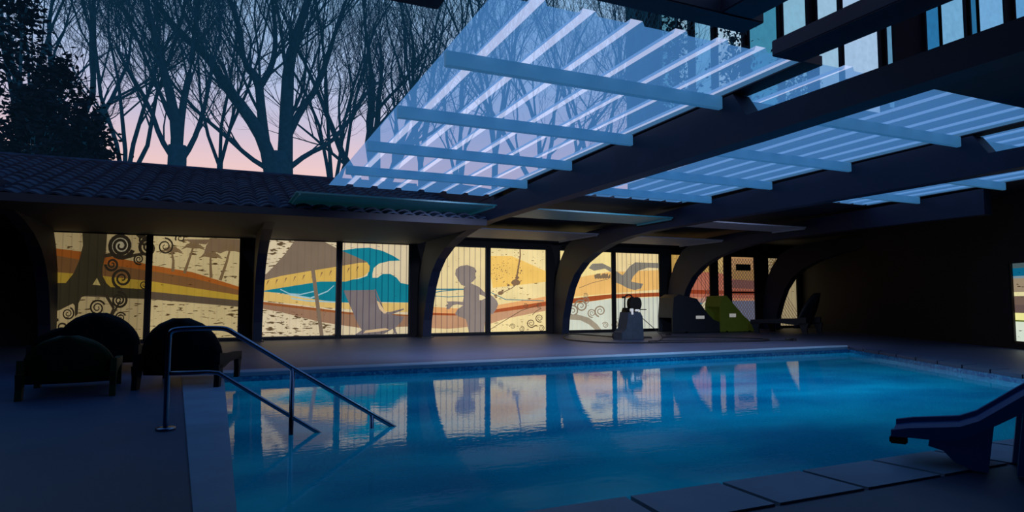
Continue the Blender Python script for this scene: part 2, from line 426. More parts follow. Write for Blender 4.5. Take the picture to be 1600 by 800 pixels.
art('palm_silhouette', [[(330, 372), (380, 374), (380, 396), (358, 390), (344, 396), (332, 392), (318, 398), (322, 384)], [(288, 374), (330, 374), (322, 382), (300, 380)]], (140, 114, 86), 4)
# bay 2: thatched beach umbrella, wave, deck chair
art('wave_print', [[(530, 392), (556, 388), (577, 387), (598, 392), (615, 400), (626, 407), (608, 408), (592, 412), (584, 419), (582, 428), (582, 434), (574, 431), (578, 418), (560, 404)], [(574, 431), (582, 434), (590, 434), (598, 428), (610, 428), (620, 434), (626, 442), (645, 446), (645, 473), (598, 472), (545, 473), (520, 472), (480, 466), (440, 458), (404, 455), (425, 452), (500, 440), (560, 436)]], (22, 132, 152), 1)
art('dune_band', [[(398, 455), (420, 456), (480, 466), (545, 474), (645, 473), (645, 488), (600, 487), (500, 480), (398, 468)]], (232, 196, 118), 1)
art('dune_band', [[(398, 470), (500, 482), (545, 488), (645, 492), (645, 494), (545, 491), (500, 486), (398, 474)]], (160, 92, 50), 2)
art('dune_band', [[(398, 474), (500, 486), (545, 491), (645, 494), (645, 510), (600, 512), (560, 512), (500, 503), (440, 488), (398, 480)]], (162, 124, 98), 1)
art('wave_foam', line_quads([(438, 452), (452, 459), (470, 460), (492, 455)], 1.6)+line_quads([(452, 460), (485, 466), (512, 455), (522, 446)], 3, 1)+line_quads([(455, 466), (480, 470), (524, 472)], 2), (170, 205, 215), 2)
art('umbrella_fringe', [[(403, 456), (404, 438), (440, 430), (480, 424), (530, 415), (573, 409), (578, 416), (577, 424), (568, 432), (540, 440), (500, 440), (455, 447), (425, 452)]], (226, 186, 96), 3)
art('umbrella_silhouette', [[(398, 442), (416, 428), (432, 412), (446, 396), (456, 382), (464, 370), (500, 374), (532, 391), (556, 401), (575, 410), (560, 411), (530, 416), (480, 424), (440, 431), (404, 440)]]+[[(486, 422), (492, 422), (506, 527), (500, 527)]], (134, 116, 98), 4)
art('umbrella_fringe', [[(404+14*k, 441-2.2*k), (407+14*k, 440-2.2*k), (402+14*k, 449-2.2*k)] for k in range(12)], (150, 118, 80), 4)
art('deck_chair_silhouette', line_quads([(538, 454), (560, 505), (566, 515)], 2.4)+line_quads([(586, 452), (600, 487), (612, 508), (620, 522)], 2.2)+line_quads([(556, 523), (572, 514), (612, 512)], 2)+line_quads([(556, 523), (600, 521), (612, 513)], 1.6)+line_quads([(598, 490), (612, 488), (631, 483)], 2.2)+[Z([(632, 455), (820, 452), (840, 520), (860, 580), (905, 602), (1000, 568), (1004, 576), (925, 606), (1005, 620), (990, 650), (950, 690), (960, 725), (945, 725), (935, 695), (880, 725), (700, 732), (745, 700), (735, 670), (705, 640), (690, 600), (665, 540)], 380, 340, .25)], (128, 118, 120), 4)
art('deck_chair_gap', [Z([(835, 525), (842, 520), (895, 598), (880, 600), (850, 570)], 380, 340, .25), Z([(765, 705), (890, 690), (910, 700), (850, 712), (750, 722)], 380, 340, .25)], (222, 192, 150), 5)
# bay 3: woman's outline, blossom, scrolls
art('dune_band', [[(660, 488), (712, 490), (770, 484), (860, 470), (860, 477), (770, 489), (712, 493), (660, 492)]], (168, 84, 48), 2)
art('dune_band', [[(660, 478), (712, 482), (770, 478), (860, 462), (860, 470), (770, 484), (712, 490), (660, 488)]], (232, 170, 110), 1)
art('dune_band', [[(660, 492), (712, 493), (770, 489), (860, 477), (860, 484), (790, 498), (760, 508), (700, 514), (660, 512)]], (196, 150, 116), 1)
art('sea_line', line_quads([(662, 460), (690, 455), (720, 452)], 1.5)+line_quads([(670, 462), (700, 464), (745, 462)], 1.2)+line_quads([(675, 452), (725, 452)], 2.2)+line_quads([(765, 456), (790, 468), (850, 470)], 1.2), (60, 126, 140), 2)
art('woman_silhouette', [Z([(320, 272), (350, 248), (400, 240), (450, 258), (466, 285), (452, 300), (462, 330), (440, 355), (424, 366), (445, 376), (482, 392), (515, 425), (540, 440), (575, 455), (604, 485), (615, 512), (602, 550), (575, 582), (545, 572), (530, 605), (522, 650), (518, 712), (412, 712), (400, 650), (390, 615), (340, 597), (315, 582), (330, 550), (372, 520), (330, 514), (300, 520), (275, 548), (255, 545), (262, 528), (245, 525), (268, 510), (258, 494), (300, 492), (370, 496), (378, 450), (374, 405), (386, 388), (358, 378), (338, 348), (318, 305)], 640, 360, .225)], (142, 130, 124), 4)
art('woman_arm_gap', [Z([(484, 445), (515, 455), (530, 470), (500, 484), (484, 484)], 640, 360, .225)], (236, 216, 168), 5)
random.seed(3)
bq = []
for k in range(110):
    t = random.random(); cx = 812-t*42+random.gauss(0, 3); cy = 434+t*28+random.gauss(0, 3); r = random.uniform(.5, 2.4)
    if k < 40: cx = 782+random.gauss(0, 7); cy = 424+random.gauss(0, 10); r = random.uniform(.4, 1.1)
    elif k < 70: cx = random.uniform(764, 850); cy = random.uniform(388, 440); r = random.uniform(.3, .9)
    elif k < 84: cx = 812+random.gauss(0, 1.5); cy = random.uniform(378, 434); r = random.uniform(.7, 1.6)
    bq.append([(cx+cos(a*pi/3)*r, cy+sin(a*pi/3)*r*.8) for a in range(6)])
bq += line_quads([(812, 375), (813, 400), (808, 430), (806, 440)], 1.8, 3)+line_quads([(780, 460), (800, 450), (815, 438)], 1.2)
for cx, cy, r in ((806, 441, 7), (782, 458, 4.5), (808, 434, 3.5)): bq.append([(cx+cos(a*pi/5)*r*random.uniform(.7, 1.2), cy+sin(a*pi/5)*r*.7) for a in range(10)])
art('blossom_branch', bq, (132, 104, 78), 3)
art('sun_glow', [[(762, 400), (800, 400), (856, 425), (856, 440), (770, 450)]], (240, 196, 104), 1)
sq = []
for cx, cy, r in ((830, 505, 7), (843, 497, 6.5), (801, 510, 4.5), (815, 514, 4.5), (846, 513, 5), (843, 477, 4.5), (821, 478, 4)): sq += spiral_quads(cx, cy, r, 1.9, .22, 1, cx)
sq += line_quads([(764, 516), (790, 500), (815, 485), (843, 476)], .9)+line_quads([(832, 492), (838, 486), (846, 482)], .9)
art('scroll_ornament', sq, (92, 74, 56), 3)
art('dark_flecks', [[(x+dx*.5, y) for dx, y in ((-1, y0), (0, y0-.7), (1.4, y0-.2), (.6, y0+.8))] for x, y0 in ((random.uniform(404, 530), random.uniform(484, 524)) for _ in range(60))], (84, 62, 44), 3)
# woman's hair edge
art('woman_hair', [[(727+cos(a)*14.5+cos(a*7)*1.4+dx, 428+sin(a)*12.5+sin(a*9)*1.4) for a in [k*2*pi/40 for k in range(40)]] for dx in (0,)], (142, 130, 124), 4)
# bay 4
art('dune_band', [[(868, 440), (950, 425), (1035, 422), (1035, 452), (960, 458), (868, 466)]], (236, 186, 110), 1)
art('dune_band', [[(868, 470), (930, 462), (955, 460), (1032, 457), (1032, 463), (955, 466), (930, 470), (868, 477)]], (160, 78, 42), 2)
art('dune_band', [[(868, 478), (955, 467), (1032, 464), (1032, 530), (868, 530)]], (206, 212, 196), 1)
art('bird_silhouette', [Z([(228, 225), (250, 198), (310, 196), (362, 222), (430, 268), (470, 215), (505, 190), (645, 195), (645, 225), (580, 222), (525, 240), (492, 275), (480, 305), (552, 318), (540, 345), (500, 356), (455, 342), (420, 322), (368, 302), (366, 252), (325, 228), (260, 240)], 860, 360, .2625)], (134, 128, 116), 4)
sq = []
for cx, cy, r in ((908, 478, 10), (925, 489, 7), (938, 486, 9), (946, 508, 5), (895, 486, 10), (915, 470, 6), (960, 507, 6), (884, 452, 5), (915, 462, 4)): sq += spiral_quads(cx, cy, r, 1.9, .26, 1, cx)
art('scroll_ornament', sq, (140, 124, 104), 3)
art('root_silhouette', [Z([(100, 505), (160, 500), (230, 520), (280, 560), (310, 600), (270, 595), (230, 560), (180, 535), (100, 530)], 860, 360, .2625)], (156, 146, 126), 3)
sb = []
for k in range(7): sb.append([(930+k*4+random.uniform(-2, 2), 430+random.uniform(-5, 5)), (934+k*4, 427), (936+k*3.6, 434), (930+k*4, 436)])
sb += line_quads([(905, 450), (925, 442), (950, 436)], .8)
art('blossom_branch', sb, (128, 108, 84), 3)
# bay 5/6
art('dune_band', [[(1040, 425), (1115, 425), (1190, 440), (1190, 470), (1040, 465)]], (196, 116, 92), 1)
art('dune_band', [[(1040, 452), (1190, 455), (1190, 461), (1040, 458)]], (158, 66, 38), 2)
art('dune_band', [[(1040, 463), (1190, 467), (1190, 475), (1040, 472)]], (220, 150, 112), 2)
art('sea_print', [[(1075, 470), (1105, 464), (1120, 480), (1110, 500), (1085, 480)]], (52, 140, 176), 2)
art('pale_print', [[(1088, 478), (1098, 474), (1108, 466), (1120, 470), (1120, 515), (1100, 510)]], (222, 212, 176), 3)
art('dark_dune', [[(1144, 437), (1170, 436), (1184, 440), (1184, 452), (1144, 450)]], (132, 88, 84), 3)
art('meadow_print', [[(1144, 420), (1184, 422), (1184, 440), (1144, 436)]], (176, 138, 84), 3)
art('mesh_print', [[(1144, 470), (1184, 470), (1184, 515), (1144, 515)]], (112, 122, 150), 3)
art('mesh_lattice', sum([line_quads([(1130+k*4.2, 404), (1130+k*4.2+70, 516)], .7)+line_quads([(1200-k*4.2, 404), (1130-k*4.2, 516)], .7) for k in range(-14, 16)], []), (92, 70, 66), 4)
pq = []
for k in range(11):
    an = k*2*pi/11; pq += line_quads([(1213, 412), (1213+cos(an)*16, 412+sin(an)*13)], 2.4, .6)
pq += line_quads([(1213, 412), (1210, 440), (1203, 470)], 1.2)
art('palm_silhouette', pq, (150, 116, 66), 3)

BASE = [(222, 196, 140), (228, 205, 150), (232, 214, 178), (232, 214, 176), (238, 216, 162), (240, 218, 158), (242, 220, 150), (238, 214, 158), (214, 172, 92), (220, 186, 120), (208, 160, 110), (206, 186, 142)]
STR = [0.3, 0.12, 0.12, .72, .68, .12, .12, .75, .75, .4, .25, .4]
SPK = [1.0, 1.3, 1.7, .5, .3, .8, .3, .2, .3, .6, .2, .6]
DIM = [.34, .55, .78, .82, .92, 1.0, 1.0, .95, .72, .72, .62, .5]
EMITTERS = []
for i, (a, b) in enumerate(OP):
    wn = empty('window_%d' % (i+1), (0, WY, 0), kind='structure')
    st, sk, dm = STR[i], SPK[i], DIM[i]
    bm = B(); fr = .035
    x0, x1, z0, z1 = a+.01, b-.01, SL+.0, HD
    box(bm, a, a+fr, -.03, .03, z0, z1); box(bm, b-fr, b, -.03, .03, z0, z1); box(bm, a, b, -.03, .03, z0, z0+fr); box(bm, a, b, -.03, .03, z1-fr, z1)
    if i == 10: box(bm, a, b, -.03, .03, 1.33, 1.39)
    build('window_frame', bm, M['frame'], wn)
    bm = B(); poly(bm, [(x0, .02, z0), (x1, .02, z0), (x1, .02, z1), (x0, .02, z1)])
    build('printed_pane', bm, F(BASE[i], st, sk, dm), wn)
    # sky to sand: a slightly cooler lower field on the sand side
    for name, outs, rgb, layer, kw in ART:
        bm = B(); cnt = 0
        for o_ in outs:
            c_ = clip(o_, x0+.02, x1-.02, z0+.02, z1-.02)
            if len(c_) >= 3:
                # drop duplicate neighbours
                q = [c_[k] for k in range(len(c_)) if math.hypot(c_[k][0]-c_[k-1][0], c_[k][1]-c_[k-1][1]) > 1e-4]
                if len(q) >= 3:
                    p3 = [Vector((x, .012-.003*layer, z_)) for x, z_ in q]; cnt += 1
                    if len(q) <= 4: poly(bm, p3)
                    else:
                        vv = [bm.verts.new(p) for p in p3]
                        for t3 in tessellate_polygon([[Vector((x, z_, 0)) for x, z_ in q]]):
                            if len(set(t3)) == 3: bm.faces.new([vv[k] for k in t3])
        if not cnt: bm.free(); continue
        build(name, bm, F(rgb, st if layer < 5 else 0, 0.25*sk if layer < 3 else 0, dm), wn)
    if i == 10:
        bm = B(); box(bm, 17.62, 18.32, -.045, -.01, 2.18, 2.42); build('vent_grille', bm, M['charcoal'], wn)
        bm = B()
        for k in range(16):
            for j in range(7):
                if (k+j) % 2: continue
                x = 17.42+k*.066; zz = .75+j*.07*1.9
                if zz > 1.25 and zz < 1.6: continue
        bm.free()

# ------------------------------------------------------------------ arched frames
inner = [(17.85, 0), (17.78, .5), (17.6, 1.0), (17.38, 1.45), (17.05, 1.85), (16.55, 2.18), (15.9, 2.43), (15.1, 2.62), (14.2, 2.74), (13.2, 2.80), (11.5, 2.82), (8, 2.83), (5.6, 2.85), (5.4, 2.85), (3.3, 2.88), (0.2, 2.90)]
outer = [(18.42, 0), (18.42, .6), (18.36, 1.2), (18.22, 1.8), (17.95, 2.3), (17.55, 2.75), (17.0, 2.98), (16.2, 3.08), (15.0, 3.12), (13.6, 3.15), (11.9, 3.24), (8, 3.37), (5.6, 3.43), (5.4, 3.13), (3.3, 3.14), (0.2, 3.15)]
# foot of the leg is set back to the wall line, the leg sways into the room
def frame(xl, xr, n, label):
    root = empty('arched_frame', ((xl+xr)/2, 18.1, 0), label, 'beam', 'arched roof frames along the pool hall')
    hw = (xr-xl)/2; y0 = 18.1
    up = [(-hw, y-y0, z_) for y, z_ in outer[:n]]; lo = [(-hw, y-y0, z_) for y, z_ in inner[:n]]
    bm = B(); k = min(n, 10); strip_solid(bm, up[:k], lo[:k], (2*hw, 0, 0)); build('curved_leg', bm, M['beam'], root)
    if n > 10:
        bm = B(); strip_solid(bm, up[9:], lo[9:], (2*hw, 0, 0)); build('roof_rafter', bm, M['beam'], root)
    bm = B(); box(bm, -hw-.05, hw+.05, -.32, .36, 0, .03); build('base_plate', bm, M['frame'], root)
    return root
frame(-3.66, -3.42, 10, 'dark curved arch frame leg at the left end of the lit window wall')
frame(.86, 1.08, 10, 'dark curved arch frame leg between the palm picture and the thatched umbrella picture')
frame(5.35, 5.6, 16, 'dark arched frame between the deck chair picture and the picture of a woman')
frame(9.85, 10.1, 16, 'dark arched frame left of the pressure washer')
frame(14.35, 14.6, 12, 'dark arched frame rising behind the black lounger')
frame(18.85, 19.1, 10, 'dark curved frame leg at the right end of the window wall')

# ------------------------------------------------------------------ main ceiling
def zc(y): return 3.47-.02*(y-4.6)
SKY = [(1.93, 5.34), (5.62, 9.84), (10.12, 14.3)]
Y0, Y1 = 4.6, 12.9
bm = B()
def cq(x0, x1, y0, y1, h=.10):
    z0, z1 = zc(y0), zc(y1)
    a = [bm.verts.new(p) for p in ((x0, y0, z0), (x1, y0, z0), (x1, y1, z1), (x0, y1, z1))]
    b = [bm.verts.new(v.co+Vector((0, 0, h))) for v in a]
    bm.faces.new(a); bm.faces.new(b[::-1])
    for i in range(4): bm.faces.new([a[i], b[i], b[(i+1) % 4], a[(i+1) % 4]])
cq(5.345, 5.615, Y0, 12.9); cq(9.845, 10.115, Y0, 12.9); cq(14.305, 22, Y0, 12.9)
cq(5.345, 22, 12.9, 18.45); cq(5.62, 14.3, 12.0, 12.9); cq(10.12, 14.3, 10.61, 12.0)
cq(6.55, 22, 3.45, Y0); cq(8.2, 22, -1, 3.45)
cq(-6, 1.6, -1, 5.0); cq(1.6, 8.2, -1, 2.3)  # ceiling out of view, put in to keep the near deck dark
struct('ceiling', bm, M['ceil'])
bm = B(); prism(bm, [(5.36, 12.7, 3.2), (5.36, 18.45, 3.1), (5.36, 18.45, 4.7), (5.36, 12.7, 3.42)], (.22, 0, 0)); struct('wall_gable', bm, M['ceil'])
# dark beams mirrored in the glass, built as real over the open bay
for nm, (x0, x1, y0, y1, z0, z1), lb in (('cross_beam', (1.9, 4.25, 4.05, 4.3, 3.45, 3.6), 'dark cross beam at the near end of the large skylight'),
                                 ('roof_beam', (3.78, 4.12, 1.5, 4.28, 3.46, 3.62), 'dark beam running towards the camera beside the cross beam'),
                                 ('roof_beam', (4.93, 5.33, 1.5, 4.62, 3.46, 3.62), 'broad dark beam between the two gaps in the open roof')):
    bm = B(); box(bm, x0, x1, y0, y1, z0, z1, .01); o = build(nm, bm, M['beam'])
    tag(o, lb, 'beam')
# skylights: corrugated sheets on purlins
def skylight(x0, x1, label, purl, ya=Y0, yb=Y1):
    root = empty('skylight', (x0, ya, zc(ya)), label, 'skylight', 'corrugated skylights in the hall roof')
    bm = B(); pitch = .43; h = .045; prof = []
    n = int((x1-x0)/pitch); pitch = (x1-x0)/n
    for k in range(n):
        b_ = k*pitch; prof += [(b_, 0, 0), (b_+pitch*.66, 0, 0), (b_+pitch*.70, h, 1), (b_+pitch*.96, h, 1)]
    prof.append((n*pitch, 0, 0))
    L = yb-ya; seg = 4
    rows = []
    for j in range(seg+1):
        y = L*j/seg; rows.append([bm.verts.new((px, y, zz+zc(ya+y)-zc(ya)+.012)) for px, zz, _ in prof])
    for j in range(seg):
        for i in range(len(prof)-1):
            f = bm.faces.new([rows[j][i], rows[j][i+1], rows[j+1][i+1], rows[j+1][i]])
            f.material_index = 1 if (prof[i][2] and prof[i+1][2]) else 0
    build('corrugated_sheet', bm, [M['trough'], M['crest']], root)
    for y in purl:
        bm = B(); z_ = zc(y)-zc(ya); box(bm, 0, x1-x0, y-ya, y-ya+.07, z_-.15, z_, .006); build('purlin', bm, M['purlin'], root)
    return root
PU = [5.75, 7.55, 9.29, 11.0]
skylight(*SKY[0], 'large pale blue corrugated skylight that the bare trees show through', PU)
skylight(*SKY[1], 'striped blue corrugated skylight between the two long rafters', PU, yb=11.99)
skylight(*SKY[2], 'narrow strip of corrugated skylight seen beyond the rafter towards the far right', PU[:3], yb=10.6)
# sheets hung under the far part of the roof
pl = [('teal', .0, (1.3, 5.2)), ('teal', 1, (5.7, 9.7)), ('teal', 2, (10.3, 14.2))]
names = ['beneath the large skylight', 'left of the middle skylight end', 'at the far end of the middle skylight']
def hung(x0, x1, y0, y1, z_, mat, nm, lb, cat):
    bm = B(); box(bm, x0, x1, y0, y1, z_, z_+.03, .004)
    for x in (x0+.05, x1-.08): box(bm, x, x+.03, y0, y1, z_-.04, z_)
    o = build(nm, bm, M[mat]); tag(o, lb, cat, 'panels hung under the far ceiling'); return o
hung(1.25, 5.2, 12.15, 13.6, 3.0, 'tealpanel', 'ceiling_panel', 'teal ceiling panel hung below the end of the large skylight', 'panel')
hung(5.75, 9.7, 12.15, 13.5, 2.98, 'tealpanel', 'ceiling_panel', 'teal ceiling panel hung beside the end of the middle skylight', 'panel')
hung(10.3, 14.2, 12.3, 13.4, 2.98, 'greypanel', 'ceiling_panel', 'dim ceiling panel right of the middle skylight end', 'panel')
hung(1.25, 5.2, 15.0, 17.6, 2.88, 'greypanel', 'ceiling_panel', 'grey ceiling panel above the thatched umbrella picture', 'panel')
hung(5.75, 9.7, 15.4, 17.6, 2.90, 'greypanel', 'ceiling_panel', 'grey ceiling panel above the picture of a woman', 'panel')
hung(10.3, 14.2, 15.4, 17.4, 2.90, 'greypanel', 'ceiling_panel', 'grey ceiling panel above the pressure washer', 'panel')

# ------------------------------------------------------------------ tiled roof mirrored in the glass, built as real at the far left
rt = empty('tiled_roof', (-9, 13, 2.78), 'reflected dark clay pantile roof built as a real slope above the lit windows, bare trees behind', 'roof')
bm = B(); ang = math.atan2(4.42-2.80, 5.5); RLn = math.hypot(1.62, 5.5)
tw = .34; th = .40; nr = int(RLn/th)+1; nc = int(14.3/tw)
cs, sn = cos(ang), sin(ang)
for r in range(nr):
    s_a = r*th; s_b = min((r+1)*th+.02, RLn)
    prev = None
    for c_ in range(nc*4+1):
        u = c_*tw/4; hgt = .07*abs(cos(pi*(c_/4.0)))
        pts = []
        for s_, lift in ((s_a, .035), (s_b, .0)):
            hh = hgt+lift
            pts.append(bm.verts.new((u, s_*cs-hh*sn, s_*sn+hh*cs)))
        lip = bm.verts.new((u, s_a*cs-hgt*sn, s_a*sn+(hgt)*cs))
        if prev:
            bm.faces.new([prev[0], pts[0], pts[1], prev[1]]); bm.faces.new([prev[2], lip, pts[0], prev[0]])
        prev = (pts[0], pts[1], lip)
build('roof_tiles', bm, M['tile'], rt, smooth=False)
bm = B(); tube(bm, [(0, 5.5, 1.66), (14.3, 5.5, 1.66)], .09, 8); build('ridge_cap', bm, M['tile'], rt)
bm = B(); box(bm, 0, 14.3, .0, 5.42, -.07, -.03); build('soffit', bm, M['soffit'], rt)
bm = B(); box(bm, 0, 14.3, -.06, 0, -.10, .04, .005); build('eave_board', bm, M['soffit'], rt)
bm = B(); poly(bm, [(14.3, 0, 0), (14.3, 5.5, 1.6), (14.3, 5.5, 0)]); poly(bm, [(0, 5.5, 0), (14.3, 5.5, 0), (14.3, 5.5, 1.66), (0, 5.5, 1.66)]); build('gable_board', bm, M['frame'], rt)

# ------------------------------------------------------------------ ground outside
bm = B(); poly(bm, [(-80, 19, -.03), (120, 19, -.03), (120, 140, -.03), (-80, 140, -.03)]); struct('ground', bm, M['needle'])

# ------------------------------------------------------------------ trees: reflections in the glass, built as real ones behind the hall
def grow(seed, H, trunk_r, fork_z, limbs, spread, depth=5, lean=0.0, paths=None):
    """returns bmeshes: trunk, limbs, twigs"""
    rnd = random.Random(seed); bt, bl, bw = B(), B(), B()
    tube(bt, [(0, 0, -.1), (lean*.3, 0, fork_z*.5), (lean, 0, fork_z)], trunk_r*1.15, 8, r_end=trunk_r*.95)
    def branch(p, d, L, r, lv):
        n = 4 if lv < 3 else 3; pts = [p]; dd = d.copy()
        for i in range(n):
            dd = (dd+Vector((rnd.gauss(0, .10), rnd.gauss(0, .10), rnd.gauss(0, .06)+.05))).normalized()
            pts.append(pts[-1]+dd*(L/n))
        b_ = bl if lv < 2 else bw
        tube(b_, pts, r, 7 if lv == 0 else (5 if lv < 2 else 3), caps=False, r_end=max(r*.5, .005))
        if lv >= depth: return
        kids = [4, 4, 4, 3, 3][min(lv, 4)]
        for k in range(kids):
            t = .28+.72*(k+rnd.random()*.6)/kids if k < kids-1 else 1.0
            i = min(int(t*n), n-1); q = pts[i].lerp(pts[i+1], min(1, t*n-i))
            base = (pts[i+1]-pts[i]).normalized()
            ax = Vector((rnd.gauss(0, 1), rnd.gauss(0, 1), rnd.gauss(0, 1))).normalized()
            an = rnd.uniform(.25, .75) if k < kids-1 else .15
            nd = (Matrix.Rotation(an, 3, base.cross(ax).normalized()) @ base)
            nd.z += .10; nd.normalize()
            branch(q, nd, L*rnd.uniform(.48, .72), max(r*(.42 if k < kids-1 else .52), .0055), lv+1)
    for pts, r0, r1 in paths or []:
        pts = smooth_path(pts, 1); tube(bl, pts, r0, 7, caps=False, r_end=r1); m = len(pts)-1
        for k in range(9):
            t = .22+.78*k/8; i = min(int(t*m), m-1); q = pts[i].lerp(pts[i+1], t*m-i); base = (pts[i+1]-pts[i]).normalized()
            ax = Vector((rnd.gauss(0, .6), rnd.gauss(0, 1.4), rnd.gauss(0, .6))).normalized()
            nd = Matrix.Rotation(rnd.uniform(.3, .8) if k < 8 else .1, 3, base.cross(ax).normalized()) @ base; nd.z += .25; nd.normalize()
            branch(q, nd, rnd.uniform(3.0, 5.2)*(1-.3*t), max(.035, (r0+(r1-r0)*t)*.36), 1 if k % 3 else 1)
    for k in range(0 if paths else limbs):
        a = 2*pi*k/limbs+rnd.uniform(-.3, .3)
        d = Vector((cos(a)*spread, sin(a)*spread*.6, 1)).normalized()
        branch(Vector((lean, 0, fork_z-.25)), d, (H-fork_z)*.62*rnd.uniform(.85, 1.1), trunk_r*.62, 0)
    return bt, bl, bw
PROTO = {}
def make_tree(kind, loc, label, s=1.0, rz=0.0, name='bare_tree', group='reflected bare trees built as real ones behind the hall'):
    root = empty(name, loc, label, 'tree', group, rz)
    root.scale = (s, s, s)
    if kind not in PROTO:
        bt, bl, bw = grow(*KINDS[kind])
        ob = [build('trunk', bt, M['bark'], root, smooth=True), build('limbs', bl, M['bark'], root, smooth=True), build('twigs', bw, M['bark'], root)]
        ob[2].parent = ob[1]
        PROTO[kind] = ob
    else:
        tr_, li_, tw_ = (o.copy() for o in PROTO[kind])
        for c, pa in ((tr_, root), (li_, root), (tw_, li_)): COL.objects.link(c); c.parent = pa
    return root
KINDS = {'big': (11, 21, .46, 7.4, 5, .55, 5, .1), 'slim': (5, 20, .17, 6.2, 4, .30, 5, 0.0), 'fork': (23, 19, .26, 6.8, 4, .62, 5, -.1), 'tall': (41, 22, .16, 8.5, 4, .22, 5, .15)}
def gx(px, Y): return atY(px, 300, Y).x
def lp(pxs, Y, px0, rr):
    x0 = gx(px0, Y); rnd = random.Random(len(pxs)+int(rr*100)); out_ = []
    for i, (a, b) in enumerate(pxs):
        v = atY(a, b, Y); out_.append(Vector((v.x-x0, rnd.uniform(-.5, .5)*i*.6, v.z)))
    return out_
KINDS['oak'] = (11, 21, .50, 7.6, 0, .55, 5, .1, [(lp(p_, 30, 432, a_), a_, b_) for p_, a_, b_ in (
    ([(425, 275), (415, 225), (385, 180), (355, 130), (325, 85), (280, 45), (235, -10)], .34, .10),
    ([(444, 275), (447, 190), (450, 100), (468, 40), (490, -30)], .38, .12),
    ([(418, 250), (408, 180), (403, 130), (380, 95), (372, 40), (345, -20)], .24, .08),
    ([(403, 140), (425, 105), (432, 60), (425, 0)], .17, .07),
    ([(448, 215), (470, 170), (500, 130), (520, 60), (545, -10)], .20, .07),
    ([(452, 262), (480, 240), (515, 225), (545, 190), (575, 140), (610, 110)], .13, .05),
    ([(415, 262), (390, 245), (350, 205), (310, 180), (265, 120)], .12, .05))])
KINDS['elm'] = (29, 19, .36, 7.3, 0, .6, 5, .0, [(lp(p_, 29, 275, a_), a_, b_) for p_, a_, b_ in (
    ([(274, 268), (276, 200), (265, 140), (250, 90), (235, 30), (220, -20)], .24, .08),
    ([(278, 240), (285, 170), (300, 110), (302, 50), (312, -10)], .17, .07),
    ([(280, 255), (300, 225), (318, 180), (332, 110), (345, 60)], .13, .05),
    ([(272, 250), (250, 215), (232, 160), (200, 110), (180, 70)], .12, .05),
    ([(276, 185), (250, 150), (215, 60), (190, 0)], .10, .04))])
TR = [('oak', 432, 30, 1.0, 0, 'largest bare tree with a thick forked trunk rising above the tiled roof'),
      ('elm', 275, 29, 1.0, 0, 'bare tree with a short straight trunk left of the largest forked tree'),
      ('slim', 195, 33, 1.0, .3, 'slender bare tree just right of the dark evergreens'),
      ('tall', 345, 40, 1.05, 2.2, 'thin bare tree seen between the two thick forked trunks'),
      ('fork', 90, 38, 1.1, 4.0, 'bare tree spreading above the dark evergreens'),
      ('tall', 20, 34, .95, .9, 'bare tree at the left edge above the evergreen bushes'),
      ('slim', 520, 36, 1.1, 1.2, 'slender bare tree just right of the largest forked tree'),
      ('big', 590, 44, 1.05, 2.8, 'bare tree whose crown meets the left edge of the large skylight'),
      ('tall', 660, 34, 1.0, 3.6, 'upright bare tree leaning over the left corner of the large skylight'),
      ('slim', 715, 40, 1.2, 5.1, 'bare tree with tight upright branches seen at the top left of the skylight'),
      ('tall', 770, 33, 1.1, 0.2, 'slim bare tree showing through the left half of the large skylight'),
      ('fork', 850, 38, 1.15, 2.6, 'bare tree showing through the middle of the large skylight'),
      ('slim', 930, 34, 1.15, 3.3, 'slim bare tree showing through the right half of the large skylight'),
      ('tall', 1010, 37, 1.2, 4.4, 'bare tree showing through the right end of the large skylight')]
for k_, px, Y, s, rz, lb in TR: make_tree(k_, (gx(px, Y), Y, 0), lb, s, rz)

# evergreens: a stem with sprays of flat leaves
def evergreen(loc, H, R, n, seed, label, name='evergreen_tree', leaf=.34, open_=0.0, cat='tree'):
    rnd = random.Random(seed); root = empty(name, loc, label, cat, 'reflected evergreens built as real ones beyond the roof')
    bm = B(); tube(bm, [(0, 0, 0), (0.1, 0, H*.5), (0, 0, H*.93)], .2, 6, r_end=.03)
    build('stem', bm, M['bark'], root)
    bm = B(); bb = B()
    for k in range(n):
        t = rnd.random()**.8; z_ = H*(.12+.88*t); rad = R*(1-t**1.6)*rnd.uniform(.35, 1.05)+.15; a = rnd.uniform(0, 2*pi)
        c = Vector((cos(a)*rad, sin(a)*rad, z_+rnd.gauss(0, .25)))
        if k % 4 == 0: tube(bb, [(0, 0, max(.3, z_-.8)), c], .03, 3, caps=False, r_end=.012)
        for j in range(9):
            p = c+Vector((rnd.gauss(0, .28), rnd.gauss(0, .28), rnd.gauss(0, .2))); L = leaf*rnd.uniform(.5, 1.2)
            d = Vector((rnd.gauss(0, 1), rnd.gauss(0, .6), rnd.gauss(0, .5))).normalized(); u = d.cross(Vector((rnd.gauss(0, 1), rnd.gauss(0, 1), rnd.gauss(0, 1)))).normalized()
            poly(bm, [p-d*L*.5, p+u*L*.22, p+d*L*.5, p-u*L*.22])
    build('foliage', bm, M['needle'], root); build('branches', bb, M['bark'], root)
    return root
evergreen((gx(20, 30), 30, 0), 12.8, 2.4, 300, 1, 'tall ragged dark evergreen at the left edge of the picture')
evergreen((gx(85, 31), 31, 0), 10.8, 2.2, 300, 2, 'dark evergreen second from the left edge, its tip against the sky')
evergreen((gx(130, 28), 28, 0), 7.9, 1.6, 520, 3, 'low dense dark evergreen standing on the roof line right of the others')
evergreen((gx(50, 27), 27, 0), 8.2, 2.6, 620, 4, 'low dense dark evergreen at the left end of the roof line')
